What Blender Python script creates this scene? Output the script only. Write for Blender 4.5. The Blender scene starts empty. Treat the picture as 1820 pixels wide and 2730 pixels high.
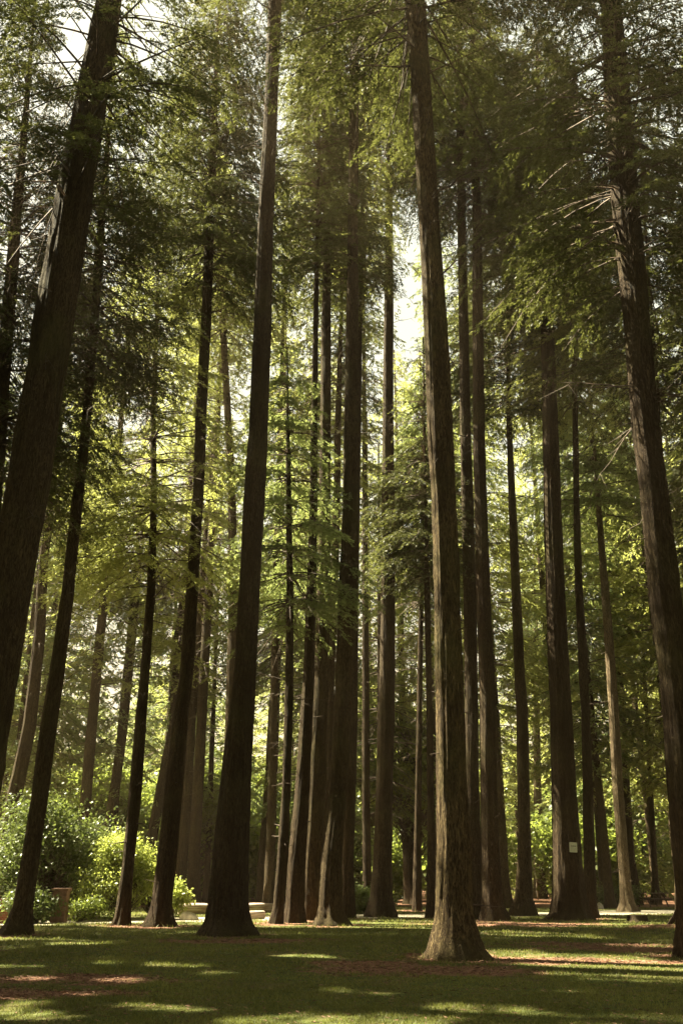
import bpy, bmesh, math, random
import numpy as np
from mathutils import Vector
R = math.radians
scene = bpy.context.scene
col = scene.collection
random.seed(7)

# ---------------------------------------------------------------- camera
PITCH, FPX, EYE = R(20.97), 2541.0, 1.6          # focal length in pixels of a 1820 x 2730 frame
cam_d = bpy.data.cameras.new('camera')
cam = bpy.data.objects.new('camera', cam_d); col.objects.link(cam)
cam.location = (0, 0, EYE)
cam.rotation_euler = (R(90) + PITCH, 0, 0)
cam_d.sensor_fit = 'VERTICAL'; cam_d.sensor_height = 24.0; cam_d.sensor_width = 16.0
cam_d.lens = 24.0 * FPX / 2730.0
cam_d.clip_start = 0.05; cam_d.clip_end = 3000
scene.camera = cam

# ---------------------------------------------------------------- sky and sun
SUN_AZ, SUN_EL = R(70), R(53)                    # azimuth to the left of the viewing direction
SDIR = np.array([-math.sin(SUN_AZ)*math.cos(SUN_EL), math.cos(SUN_AZ)*math.cos(SUN_EL), math.sin(SUN_EL)])
world = bpy.data.worlds.new('World'); scene.world = world; world.use_nodes = True
wn, wl = world.node_tree.nodes, world.node_tree.links
wn.clear()
wo = wn.new('ShaderNodeOutputWorld'); bg = wn.new('ShaderNodeBackground'); sk = wn.new('ShaderNodeTexSky')
sk.sky_type = 'NISHITA'; sk.sun_disc = False; sk.sun_elevation = SUN_EL
sk.sun_rotation = -SUN_AZ; sk.air_density = 1.6; sk.dust_density = 6.0; sk.ozone_density = 0.6
tint = wn.new('ShaderNodeMix'); tint.data_type = 'RGBA'; tint.blend_type = 'MIX'
tint.inputs[0].default_value = 0.72
tint.inputs[7].default_value = (6.3, 6.5, 5.0, 1)
wl.new(sk.outputs[0], tint.inputs[6]); wl.new(tint.outputs[2], bg.inputs[0])
bg.inputs[1].default_value = 0.0255
wl.new(bg.outputs[0], wo.inputs[0])
sd = bpy.data.lights.new('sun', 'SUN'); sun = bpy.data.objects.new('sun', sd); col.objects.link(sun)
sd.energy = 5.0; sd.angle = R(0.53); sd.color = (1.0, 0.93, 0.66)
sun.rotation_euler = Vector(SDIR).to_track_quat('Z', 'Y').to_euler()
sun.location = (-40, 20, 80)
vs = scene.view_settings
vs.view_transform = 'Standard'; vs.look = 'None'; vs.gamma = 1.0; vs.use_curve_mapping = False
vs.exposure = 2.95

# ---------------------------------------------------------------- helpers
def tag(o, label=None, cat=None, group=None, kind=None):
    if label: o['label'] = label
    if cat: o['category'] = cat
    if group: o['group'] = group
    if kind: o['kind'] = kind
    return o
def empty(name, loc, label, cat, group=None):
    e = bpy.data.objects.new(name, None); col.objects.link(e); e.location = loc
    e.empty_display_size = 0.3
    return tag(e, label, cat, group)
def link(name, me, parent=None, loc=None):
    o = bpy.data.objects.new(name, me); col.objects.link(o)
    if parent: o.parent = parent
    if loc is not None: o.location = loc
    return o
def ray(u, v):
    xc, yc = (u-910)/FPX, -(v-1365)/FPX
    return xc, math.cos(PITCH)-yc*math.sin(PITCH), math.sin(PITCH)+yc*math.cos(PITCH)
def ground(u, v):
    x, y, z = ray(u, v); t = -EYE/z
    return x*t, y*t
def onplane(u, v, Y):
    x, y, z = ray(u, v); t = Y/y
    return x*t, EYE+z*t, t
def qmesh(name, verts, faces, mats, smooth=False, mat_idx=None, cattr=None):
    """fast mesh from numpy arrays; faces (N,k)"""
    me = bpy.data.meshes.new(name)
    verts = np.ascontiguousarray(verts, dtype=np.float32).reshape(-1, 3)
    faces = np.ascontiguousarray(faces, dtype=np.int32)
    n, k = faces.shape
    me.vertices.add(len(verts)); me.vertices.foreach_set('co', verts.ravel())
    me.loops.add(n*k); me.loops.foreach_set('vertex_index', faces.ravel())
    me.polygons.add(n); me.polygons.foreach_set('loop_start', np.arange(0, n*k, k, dtype=np.int32))
    me.polygons.foreach_set('loop_total', np.full(n, k, dtype=np.int32))
    if smooth: me.polygons.foreach_set('use_smooth', np.ones(n, dtype=bool))
    for m in mats: me.materials.append(m)
    if mat_idx is not None: me.polygons.foreach_set('material_index', np.asarray(mat_idx, dtype=np.int32))
    if cattr is not None:                          # per-vertex random tone of each leaf
        a = me.attributes.new('tone', 'FLOAT', 'POINT'); a.data.foreach_set('value', np.asarray(cattr, dtype=np.float32))
    me.update(calc_edges=True)
    return me
def norm(a):
    return a/np.maximum(np.linalg.norm(a, axis=-1, keepdims=True), 1e-9)

# ---------------------------------------------------------------- materials
def new_mat(name):
    m = bpy.data.materials.new(name); m.use_nodes = True
    nt = m.node_tree; b = nt.nodes['Principled BSDF']
    return m, nt.nodes, nt.links, b
def mixc(n, l, fac, a, b):
    x = n.new('ShaderNodeMix'); x.data_type = 'RGBA'
    for s, i in ((fac, 0), (a, 6), (b, 7)):
        if hasattr(s, 'is_output'): l.new(s, x.inputs[i])
        else: x.inputs[i].default_value = s if i == 0 else (*s, 1)
    return x.outputs[2]
def ramp(n, l, src, pts):
    r = n.new('ShaderNodeValToRGB'); l.new(src, r.inputs[0])
    e = r.color_ramp.elements
    while len(e) < len(pts): e.new(0.5)
    for q, (p, c) in zip(e, pts): q.position = p; q.color = (*c, 1) if len(c) == 3 else c
    return r.outputs[0]
def tex(n, l, scale, detail=5, rough=.55, mapping=None, space='Object', dist=0.0):
    tc = n.new('ShaderNodeTexCoord'); t = n.new('ShaderNodeTexNoise')
    t.inputs['Scale'].default_value = scale; t.inputs['Detail'].default_value = detail
    t.inputs['Roughness'].default_value = rough; t.inputs['Distortion'].default_value = dist
    if mapping:
        mp = n.new('ShaderNodeMapping'); mp.inputs['Scale'].default_value = mapping
        l.new(tc.outputs[space], mp.inputs[0]); l.new(mp.outputs[0], t.inputs['Vector'])
    else: l.new(tc.outputs[space], t.inputs['Vector'])
    return t.outputs[0]
BL, WH = (0, 0, 0), (1, 1, 1)

def bark(name, dark, light, moss=0.35):
    m, n, l, b = new_mat(name)
    ridge = tex(n, l, 1.0, 6, .62, (25, 25, 4.2), dist=1.5)
    plates = tex(n, l, 1.0, 4, .6, (40, 40, 18))
    big = tex(n, l, .55, 3, .5)
    r = ramp(n, l, ridge, [(.36, BL), (.60, WH)])
    c = mixc(n, l, r, dark, light)
    c2 = mixc(n, l, ramp(n, l, plates, [(.35, BL), (.7, WH)]), tuple(v*.62 for v in light), light)
    mx = n.new('ShaderNodeMix'); mx.data_type = 'RGBA'; mx.blend_type = 'MULTIPLY'; mx.inputs[0].default_value = .0
    c = mixc(n, l, .45, c, mixc(n, l, r, dark, c2) if False else c2)
    c = mixc(n, l, r, dark, c)
    mo = n.new('ShaderNodeMath'); mo.operation = 'MULTIPLY'; mo.inputs[1].default_value = moss
    l.new(ramp(n, l, big, [(.48, BL), (.66, WH)]), mo.inputs[0])
    c = mixc(n, l, mo.outputs[0], c, (.10, .092, .032))
    st = n.new('ShaderNodeMath'); st.operation = 'MULTIPLY'; st.inputs[1].default_value = .6
    l.new(ramp(n, l, tex(n, l, 1.0, 5, .65, (1.6, 1.6, .45), dist=.8), [(.42, BL), (.62, WH)]), st.inputs[0])
    c = mixc(n, l, st.outputs[0], c, tuple(v*1.25 for v in dark))      # damp and sooty stretches
    l.new(c, b.inputs['Base Color']); b.inputs['Roughness'].default_value = .95
    b.inputs['Specular IOR Level'].default_value = .15
    add = n.new('ShaderNodeMath'); add.operation = 'MULTIPLY_ADD'; add.inputs[1].default_value = .35
    l.new(plates, add.inputs[0]); l.new(r, add.inputs[2])
    bp = n.new('ShaderNodeBump'); bp.inputs['Strength'].default_value = .9; bp.inputs['Distance'].default_value = .035
    l.new(add.outputs[0], bp.inputs['Height']); l.new(bp.outputs[0], b.inputs['Normal'])
    return m
BARK = [bark('furrowed_fir_bark', (.027, .017, .009), (.125, .088, .045), .45),
        bark('red_brown_bark', (.025, .015, .009), (.098, .066, .036), .3),
        bark('grey_brown_bark', (.028, .017, .010), (.100, .072, .040), .3),
        bark('pale_tan_bark', (.075, .05, .03), (.29, .22, .13), .35),  # paler tan than the other barks
        bark('sunlit_mossy_bark', (.030, .018, .010), (.19, .135, .066), .6)]  # mossy bark made lighter and golden to carry the sun on its trunk
def leafmat(name, dark, light, trans, tmix=.45, rough=.55):
    m, n, l, b = new_mat(name)
    at = n.new('ShaderNodeAttribute'); at.attribute_name = 'tone'
    oi = n.new('ShaderNodeObjectInfo')
    a1 = n.new('ShaderNodeMath'); a1.operation = 'MULTIPLY_ADD'; a1.inputs[1].default_value = .35
    l.new(oi.outputs['Random'], a1.inputs[0]); l.new(at.outputs['Fac'], a1.inputs[2])
    f = ramp(n, l, a1.outputs[0], [(.1, BL), (1.1, WH)])
    c = mixc(n, l, f, dark, light)
    l.new(c, b.inputs['Base Color']); b.inputs['Roughness'].default_value = rough
    b.inputs['Specular IOR Level'].default_value = .3
    t = n.new('ShaderNodeBsdfTranslucent')
    l.new(mixc(n, l, f, tuple(v*.75 for v in trans), trans), t.inputs[0])
    mx = n.new('ShaderNodeMixShader'); mx.inputs[0].default_value = tmix
    l.new(b.outputs[0], mx.inputs[1]); l.new(t.outputs[0], mx.inputs[2])
    l.new(mx.outputs[0], n['Material Output'].inputs[0])
    return m
NEEDLE = [leafmat('shaded_fir_needles', (.026, .029, .011), (.080, .084, .026), (.15, .16, .040), .38),  # darkened to stand for the backlit shade of near and upper crowns
          leafmat('sunlit_yellow_needles', (.070, .078, .024), (.19, .20, .056), (.49, .51, .145), .52),  # yellowed and brightened to stand for sun glowing through mid-height foliage
          leafmat('blue_green_needles', (.048, .068, .030), (.130, .175, .066), (.37, .42, .135), .5)]  # cooler green, its translucency raised too for the sunlit glow
BROAD = [leafmat('broad_green_leaves', (.055, .074, .020), (.16, .195, .045), (.34, .40, .075), .5, .4),
         leafmat('lime_leaves', (.12, .145, .036), (.27, .31, .075), (.50, .55, .12), .5, .4),
         leafmat('glossy_shrub_leaves', (.036, .052, .018), (.12, .145, .048), (.21, .26, .060), .35, .4)]
def plain(name, c1, c2, scale=8, bump=.3, rough=.85, mapping=None, bd=.02):
    m, n, l, b = new_mat(name)
    t = tex(n, l, scale, 6, .6, mapping)
    l.new(mixc(n, l, ramp(n, l, t, [(.35, BL), (.65, WH)]), c1, c2), b.inputs['Base Color'])
    b.inputs['Roughness'].default_value = rough
    bp = n.new('ShaderNodeBump'); bp.inputs['Strength'].default_value = bump; bp.inputs['Distance'].default_value = bd
    l.new(t, bp.inputs['Height']); l.new(bp.outputs[0], b.inputs['Normal'])
    return m
M_TWIG = plain('twig_bark', (.035, .020, .012), (.10, .065, .04), 6)
M_LOG = plain('weathered_log', (.20, .12, .08), (.52, .42, .33), 2, .5, .9, (.7, 8, 8))
M_CUT = plain('cut_wood', (.38, .28, .18), (.60, .48, .34), 14)
M_ROCK = plain('pale_granite', (.30, .26, .20), (.62, .56, .44), 5, .8, .9, None, .05)
M_BRICK_STONE = plain('brown_stone', (.16, .085, .055), (.32, .19, .13), 6, .8, .9, None, .04)
M_WHITE = plain('weathered_white_board', (.44, .50, .40), (.58, .62, .50), 18, .1, .6)
M_INK = plain('faded_black_lettering', (.03, .03, .025), (.07, .07, .06), 20, .1, .7)
M_POST = plain('grey_wooden_post', (.10, .075, .05), (.22, .17, .12), 8, .4, .9, (6, 6, .8))
M_DARKWOOD = plain('dark_stained_wood', (.05, .028, .018), (.12, .07, .045), 8, .4, .8, (1, 8, 8))
def brickmat():
    m, n, l, b = new_mat('red_brick')
    tc = n.new('ShaderNodeTexCoord'); mp = n.new('ShaderNodeMapping'); mp.inputs['Rotation'].default_value = (R(90), 0, 0)
    br = n.new('ShaderNodeTexBrick'); br.inputs['Scale'].default_value = 4.2
    br.inputs['Color1'].default_value = (.36, .085, .045, 1); br.inputs['Color2'].default_value = (.26, .055, .035, 1)
    br.inputs['Mortar'].default_value = (.33, .26, .20, 1); br.inputs['Mortar Size'].default_value = .02
    l.new(tc.outputs['Object'], mp.inputs[0]); l.new(mp.outputs[0], br.inputs[0]); l.new(br.outputs[0], b.inputs['Base Color'])
    b.inputs['Roughness'].default_value = .9
    return m
M_BRICK = brickmat()

# ---------------------------------------------------------------- the trees measured in the photograph
# each: base line (pixel row of the foot), rows of (row, left edge, right edge) from the top down,
# z where the live crown starts, tree height, crown radius, branches, bark, needles, dead twigs, label
T = []
def tr(base, rows, zs, H, Rc, nb, bk, nd, dead, label, **k): T.append(dict(base=base, rows=rows, zs=zs, H=H, Rc=Rc, nb=nb, bk=bk, nd=nd, dead=dead, label=label, **k))
tr(2535, [(0,258,322),(159,223,301),(319,195,277),(478,163,253),(638,136,231),(855,96,198),(983,80,179),(1142,48,153),(1300,22,132),(1456,-8,101),(1693,-56,61),(1930,-98,24),(2200,-152,-20),(2400,-198,-52),(2535,-260,-60)],
   21, 44, 5.0, 80, 0, 0, 14, 'thickest dark trunk, leaning in from the left edge of the photo', seg=88)
tr(2491, [(664,255,276),(887,239,261),(1014,228,250),(1206,209,234),(1337,190,219),(1574,166,198),(1812,130,170),(1930,110,153),(2137,85,128),(2295,59,105),(2414,36,88),(2460,18,88),(2491,-6,90)],
   19, 36, 3.6, 95, 0, 0, 26, 'slim leaning fir with mossy edge in front of the big left shrub')
tr(2469, [(887,412,423),(1100,401,415),(1337,403,420),(1574,393,415),(1812,374,399),(1900,364,393),(2098,346,379),(2295,328,358),(2414,311,350),(2450,304,350),(2469,294,352)],
   12.5, 29, 4.2, 85, 2, 1, 24, 'thin fir rising through the bright yellow-green bush, lit at its foot')
tr(2471, [(580,548,572),(870,537,563),(1103,522,551),(1337,514,542),(1574,496,528),(1812,478,514),(1900,462,502),(2098,440,488),(2295,419,472),(2414,403,457),(2450,390,462),(2471,376,470)],
   26, 46, 4.0, 120, 1, 0, 30, 'straight dark fir between the bright bush and the pale log, dense drooping crown')
tr(2418, [(1574,528,551),(1900,498,524),(2200,482,508),(2414,462,492)],
   20, 38, 3.8, 60, 1, 1, 12, 'dark trunk half hidden directly behind the fir beside the bright bush')
tr(2412, [(1700,464,484),(1930,452,474),(2090,419,444),(2270,384,414),(2412,362,400)],
   19, 36, 3.6, 60, 0, 2, 12, 'leaning trunk rising from behind the bright yellow-green bush')
tr(2414, [(1500,366,378),(1693,346,364),(1930,322,342),(1980,312,336),(2137,289,316),(2268,269,302),(2414,255,296)],
   19, 34, 4.2, 80, 0, 1, 10, 'dark trunk standing between the big left shrub and the bright bush')
tr(2436, [(1500,103,128),(1693,89,119),(1930,63,97),(2137,16,56),(2436,-28,24)],
   20, 37, 4.0, 80, 1, 0, 18, 'dark leaning trunk above the big left shrub, twiggy against the sky')
tr(2410, [(1700,128,143),(2000,94,112),(2200,66,88),(2410,34,62)],
   20, 34, 3.2, 50, 0, 0, 8, 'narrow trunk glimpsed just left of the mossy leaning fir')
tr(2492, [(0,717,751),(290,705,740),(580,688,728),(870,676,722),(1161,664,713),(1337,649,705),(1574,638,691),(1812,624,682),(1930,606,675),(2100,586,667),(2295,566,661),(2414,556,662),(2460,546,672),(2492,526,694)],
   40, 56, 4.6, 90, 2, 0, 34, 'massive straight trunk left of centre in front of the pale log', seg=88)
tr(2432, [(580,577,591),(870,586,603),(1161,601,620),(1337,608,629),(1574,610,634),(1900,602,632),(2432,580,625)],
   32, 46, 3.6, 70, 0, 1, 22, 'slimmer trunk close behind the left side of the massive left-of-centre trunk')
tr(2465, [(1100,764,770),(1219,761,774),(1574,764,782),(1812,760,782),(1900,758,781),(2098,752,774),(2295,738,768),(2414,728,756),(2465,714,754)],
   11, 24, 3.2, 80, 2, 2, 22, 'thin fir standing alone between the massive left trunk and the central cluster, lit left edge')
tr(2414, [(1600,748,763),(1900,715,736),(2098,705,727),(2295,687,711),(2414,682,706)],
   14, 27, 3.8, 80, 0, 2, 8, 'small dark trunk behind, just right of the massive left-of-centre trunk')
tr(2462, [(812,836,849),(1100,829,846),(1337,825,846),(1574,817,842),(1812,808,838),(1900,801,834),(2098,788,826),(2295,768,815),(2414,761,812),(2462,752,818)],
   28, 45, 3.1, 75, 1, 0, 24, 'leftmost tree of the central cluster of dark trunks')
tr(2456, [(870,857,882),(1100,854,882),(1337,850,880),(1574,845,881),(1812,836,876),(1900,829,872),(2098,820,868),(2295,808,862),(2456,796,868)],
   29, 45, 3.1, 75, 0, 0, 22, 'second trunk of the central cluster, with a sunlit sliver on its left edge')
tr(2440, [(1100,893,909),(1337,888,907),(1574,880,901),(1800,866,892),(2440,836,880)],
   25, 38, 2.3, 50, 2, 0, 14, 'thinnest trunk of the central cluster, showing only in its upper half')
tr(2467, [(0,940,956),(290,931,956),(580,927,953),(870,922,955),(1161,916,958),(1337,913,957),(1574,903,953),(1750,896,946),(1940,888,937),(2090,880,926),(2200,867,918),(2300,855,912),(2414,847,914),(2445,842,922),(2467,828,938)],
   39, 54, 4.4, 80, 0, 0, 30, 'tall trunk of the central cluster with bright sunlit peeling bark low down')
tr(2450, [(1574,928,956),(1812,922,953),(1900,918,953),(2100,912,948),(2300,908,942),(2450,896,948)],
   32, 44, 2.4, 50, 1, 1, 10, 'rightmost lower trunk of the central cluster, behind the sunlit bark')
tr(2446, [(406,1030,1045),(870,1023,1048),(1100,1020,1048),(1337,1017,1051),(1574,1015,1052),(1812,1011,1052),(1900,1007,1051),(2098,1003,1047),(2295,995,1044),(2394,987,1046),(2446,972,1062)],
   40, 52, 3.6, 80, 2, 0, 30, 'straight grey-brown trunk on its own right of the central cluster')
tr(2380, [(1750,986,994),(1900,979,990),(2098,972,984),(2295,968,981),(2380,965,982)],
   13, 26, 4.2, 80, 0, 2, 12, 'very thin far trunk in the gap right of the central cluster')
tr(2448, [(1416,1131,1140),(1574,1130,1145),(1900,1136,1153),(2137,1138,1157),(2394,1137,1158),(2448,1132,1162)],
   15, 28, 3.0, 80, 1, 0, 16, 'slender trunk just left of the big sunlit foreground trunk')
tr(2430, [(1650,1115,1128),(1980,1109,1124),(2200,1104,1122),(2430,1098,1124)],
   15, 30, 3.6, 80, 1, 2, 8, 'pale brown slender trunk inside the sunlit maple foliage')
tr(2556, [(0,1081,1133),(290,1099,1151),(580,1116,1168),(870,1128,1189),(1161,1139,1205),(1337,1150,1213),(1574,1156,1223),(1812,1160,1233),(1900,1163,1237),(2091,1164,1243),(2283,1164,1255),(2410,1162,1257),(2458,1158,1266),(2500,1149,1279),(2535,1140,1296),(2556,1128,1318)],
   25, 44, 4.6, 80, 4, 0, 24, 'big foreground trunk right of centre with a sunlit left side', seg=110)
tr(2452, [(110,1217,1233),(580,1218,1241),(870,1223,1248),(1161,1226,1254),(1337,1230,1261),(1574,1234,1268),(1812,1238,1272),(1900,1239,1274),(2091,1244,1276),(2452,1236,1290)],
   35, 52, 3.8, 90, 2, 0, 36, 'left one of the close pair of trunks behind the big foreground trunk')
tr(2456, [(110,1252,1267),(580,1260,1283),(870,1259,1287),(1161,1261,1292),(1337,1264,1297),(1574,1270,1307),(1812,1277,1317),(1900,1279,1319),(2091,1281,1324),(2283,1283,1331),(2410,1284,1340),(2456,1276,1362)],
   35, 52, 3.8, 90, 1, 0, 36, 'right one of the close pair of trunks beside the big foreground trunk')
tr(2440, [(930,1348,1359),(1100,1349,1362),(1337,1354,1374),(1574,1362,1386),(1812,1370,1398),(1900,1376,1407),(2098,1378,1410),(2295,1379,1416),(2394,1372,1420),(2440,1354,1436)],
   25, 42, 4.4, 90, 0, 0, 24, 'medium trunk left of the tree carrying the white notice')
tr(2396, [(1700,1420,1434),(1900,1421,1437),(2098,1422,1442),(2295,1424,1448),(2396,1418,1460)],
   16, 30, 4.2, 80, 0, 2, 10, 'far trunk behind the small notice post')
tr(2453, [(754,1434,1470),(870,1441,1475),(1045,1444,1482),(1100,1445,1485),(1337,1448,1493),(1574,1455,1504),(1812,1463,1518),(1900,1468,1524),(2098,1471,1534),(2295,1472,1548),(2394,1472,1560),(2435,1466,1568),(2453,1448,1580)],
   29, 48, 5.2, 120, 1, 0, 12, 'thick trunk with a small white notice fixed to it', seg=88)
tr(2449, [(870,1522,1531),(1045,1525,1539),(1337,1528,1544),(1574,1532,1552),(1812,1542,1566),(1900,1548,1570),(2098,1552,1578),(2295,1556,1586),(2414,1556,1590),(2449,1548,1600)],
   24, 40, 3.8, 90, 2, 1, 22, 'slim trunk touching the right side of the tree with the notice')
tr(2431, [(1219,1580,1588),(1337,1586,1599),(1574,1601,1622),(1812,1618,1643),(1900,1623,1649),(2098,1632,1660),(2295,1647,1675),(2374,1651,1682),(2410,1650,1690),(2431,1640,1704)],
   21, 38, 4.2, 90, 3, 2, 18, 'pale sunlit leaning trunk with knobbly burls on the right')
tr(2412, [(1800,1640,1658),(2098,1656,1677),(2295,1669,1691),(2412,1680,1712)],
   18, 34, 4.4, 90, 1, 1, 10, 'dark trunk close behind the pale sunlit trunk')
tr(2412, [(1900,1716,1726),(2200,1731,1745),(2350,1738,1754),(2412,1732,1764)],
   14, 30, 4.2, 90, 1, 1, 8, 'far thin trunk beside the picnic table')
tr(2470, [(1500,1770,1786),(1900,1786,1804),(2300,1798,1818),(2430,1798,1826),(2470,1776,1842)],
   20, 36, 4.2, 80, 1, 0, 12, 'slim trunk in front of the right edge, its flared foot on a litter mound')
tr(2552, [(0,1601,1650),(290,1612,1680),(580,1635,1705),(870,1664,1731),(1161,1688,1757),(1337,1708,1780),(1574,1728,1807),(1812,1756,1836),(1930,1766,1850),(2098,1777,1866),(2295,1793,1886),(2400,1805,1905),(2552,1800,1960)],
   17, 42, 3.9, 120, 1, 0, 20, 'big trunk leaning inward along the right edge of the photo', seg=88)

tr(2492, [(700,20,52),(850,6,40),(1010,-8,28),(1400,-42,-2),(2492,-150,-90)],
   14, 38, 4.6, 110, 0, 0, 16, 'dark trunk in heavy foliage at the upper left edge, beyond the leaning giant')

# ---------------------------------------------------------------- light wells: leaves carved away along sun rays to light chosen spots
WELLS = []
def well(p, r): WELLS.append((np.array(p, float), r))
def gwell(u, v, r):
    x, y = ground(u, v); rw = random.Random(u*31+v)
    if r > .85: return well((x, y, 0), r)
    if y < 22: r *= .95
    for _ in range(3): well((x+rw.uniform(-1, 1)*r*1.1, y+rw.uniform(-1, 1)*r*.6, 0), r*rw.uniform(.45, .75))
# sunny patches on the lawn, path and litter
for u, v, r in [(700,2463,1.0),(760,2464,.9),(840,2464,1.1),(900,2464,1.2),(960,2463,1.2),(1020,2466,.9),(1100,2466,.9),
                (810,2556,.55),(860,2560,.35),(1300,2486,.8),(1370,2487,.8),(1440,2492,.8),(1520,2492,.6),(1580,2498,.5),
                (1330,2545,.4),(1400,2540,.45),(1480,2550,.8),(1540,2560,.84),(1600,2562,.8),(1620,2592,.7),(1700,2594,.8),(1770,2600,.7),(1570,2550,.7),
                (1720,2522,.6),(1780,2545,.4),(1320,2695,.35),(1380,2708,.4),(1240,2690,.3),(800,2712,.4),(900,2722,.5),(1010,2725,.55),(1110,2718,.5),(700,2725,.4),
                (880,2640,.3),(1000,2648,.25),(30,2503,.7),(110,2500,.6),(210,2515,.5),(30,2578,.45),(60,2612,.4),(30,2655,.5),(130,2610,.4),(200,2655,.3),
                (250,2558,.45),(330,2568,.4),(440,2575,.5),(400,2612,.4),(520,2600,.3),(30,2705,.5),(120,2680,.35),(390,2680,.3),(480,2690,.3),(620,2590,.3),(1560,2640,.25),(1180,2470,.5),
                (150,2463,1.2),(480,2460,1.5),(530,2458,1.5),(560,2450,1.5),(420,2466,.7),(690,2452,1.6),(200,2450,1.4),
                (1600,2434,1.6),(1660,2434,1.8),(1720,2434,1.6),(1780,2436,1.4),(1620,2452,.7),(1430,2402,1.6),(1760,2396,2.0),(1400,2445,.6)]:
    gwell(u, v, r)
for u, v in ((500, 2438), (560, 2438), (690, 2435), (200, 2448), (150, 2462)): gwell(u, v, 1.3)
def twell(u, v, Yrow, r):
    _, Y = ground(910, Yrow); x, z, _ = onplane(u, v, Y); well((x, Y, z), r)
# sunny stretches on trunks and shrubs
for v in range(760, 1900, 60): twell(1128+(v-760)*.035, v, 2556, .8)
for v in (2420, 2470, 2510): twell(1160, v, 2556, .35)
for v in range(1340, 1660, 60): twell(1452, v, 2453, .7)
for v in range(2090, 2340, 50): twell(882-(v-2090)*.12, v, 2467, .6)
for v in (330, 380, 430, 480): twell(697, v, 2492, .5)
for v in range(1880, 2431, 60): twell(1632+(v-1880)*.05, v, 2431, 1.1)
for v in (330, 380, 560, 620, 700): twell(1640, v, 2552, .4)
for v in (2300, 2350, 2400, 2450): twell(318, v, 2469, .7); twell(742, v, 2465, .5)
for u in range(230, 430, 45):
    for v in (2290, 2350, 2420): twell(u, v, 2440, 1.5)
for u in range(20, 270, 80): twell(u, 2150, 2440, .8)
for u in range(1050, 1150, 40):
    for v in range(1920, 2360, 80): twell(u, v, 2425, 2.1)
for v in (1250, 1400): twell(917, v, 2467, .4)
for u in (60, 190, 250, 330, 430, 500, 560, 700, 740, 990, 1080, 1130, 1340, 1430, 1600, 1700, 1760):
    for v, yy in ((2330, 78), (2200, 76), (2050, 72), (1850, 70)):
        x_, z_, _ = onplane(u, v, yy); well((x_, yy, z_), 1.7)
for u in (700, 780, 860, 940, 1020, 1100): gwell(u, 2464, 1.6)
for u, v in ((1350, 2487), (1450, 2491), (1500, 2555), (1580, 2562), (1690, 2594)): gwell(u, v, .87)
WP = np.array([w[0] for w in WELLS]); WR = np.array([w[1] for w in WELLS])*1.6
def open_to_sun(p, rng):
    """True for leaves inside a well carved toward the sun"""
    hit = np.zeros(len(p), bool)
    for P, r in zip(WP, WR):
        q = p - P; a = q @ SDIR
        d2 = (q*q).sum(1) - a*a
        hit |= (a > 1.2) & (d2 < (r*.95)**2)
    return hit

# ---------------------------------------------------------------- foliage generators
def tubes(paths, rad, sides=3):
    """paths (N,K,3), rad (N,K) -> verts, quads"""
    N, K, _ = paths.shape
    if N == 0: return np.zeros((0, 3)), np.zeros((0, 4), int)
    ax = norm(paths[:, -1]-paths[:, 0])
    ref = np.where(np.abs(ax[:, 2:3]) > .9, np.array([[1., 0, 0]]), np.array([[0, 0, 1.]]))
    a = norm(np.cross(ax, ref)); b = np.cross(ax, a)
    th = np.arange(sides)*2*np.pi/sides
    ring = a[:, None, None]*np.cos(th)[None, None, :, None] + b[:, None, None]*np.sin(th)[None, None, :, None]
    v = paths[:, :, None] + ring*rad[:, :, None, None]
    idx = np.arange(N*K*sides).reshape(N, K, sides)
    i0 = idx[:, :-1]; i1 = idx[:, 1:]
    q = np.stack([i0, np.roll(i0, -1, 2), np.roll(i1, -1, 2), i1], -1)
    return v.reshape(-1, 3), q.reshape(-1, 4)
def leaf_quads(p, d, n, ln, wd, tone):
    w = norm(np.cross(d, n))
    a = p; c = p + d*ln[:, None]; m = p + d*(ln*.45)[:, None]
    v = np.stack([a, m + w*(wd*.5)[:, None], c, m - w*(wd*.5)[:, None]], 1).reshape(-1, 3)
    f = np.arange(len(p)*4).reshape(-1, 4)
    return v, f, np.repeat(tone, 4)
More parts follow.
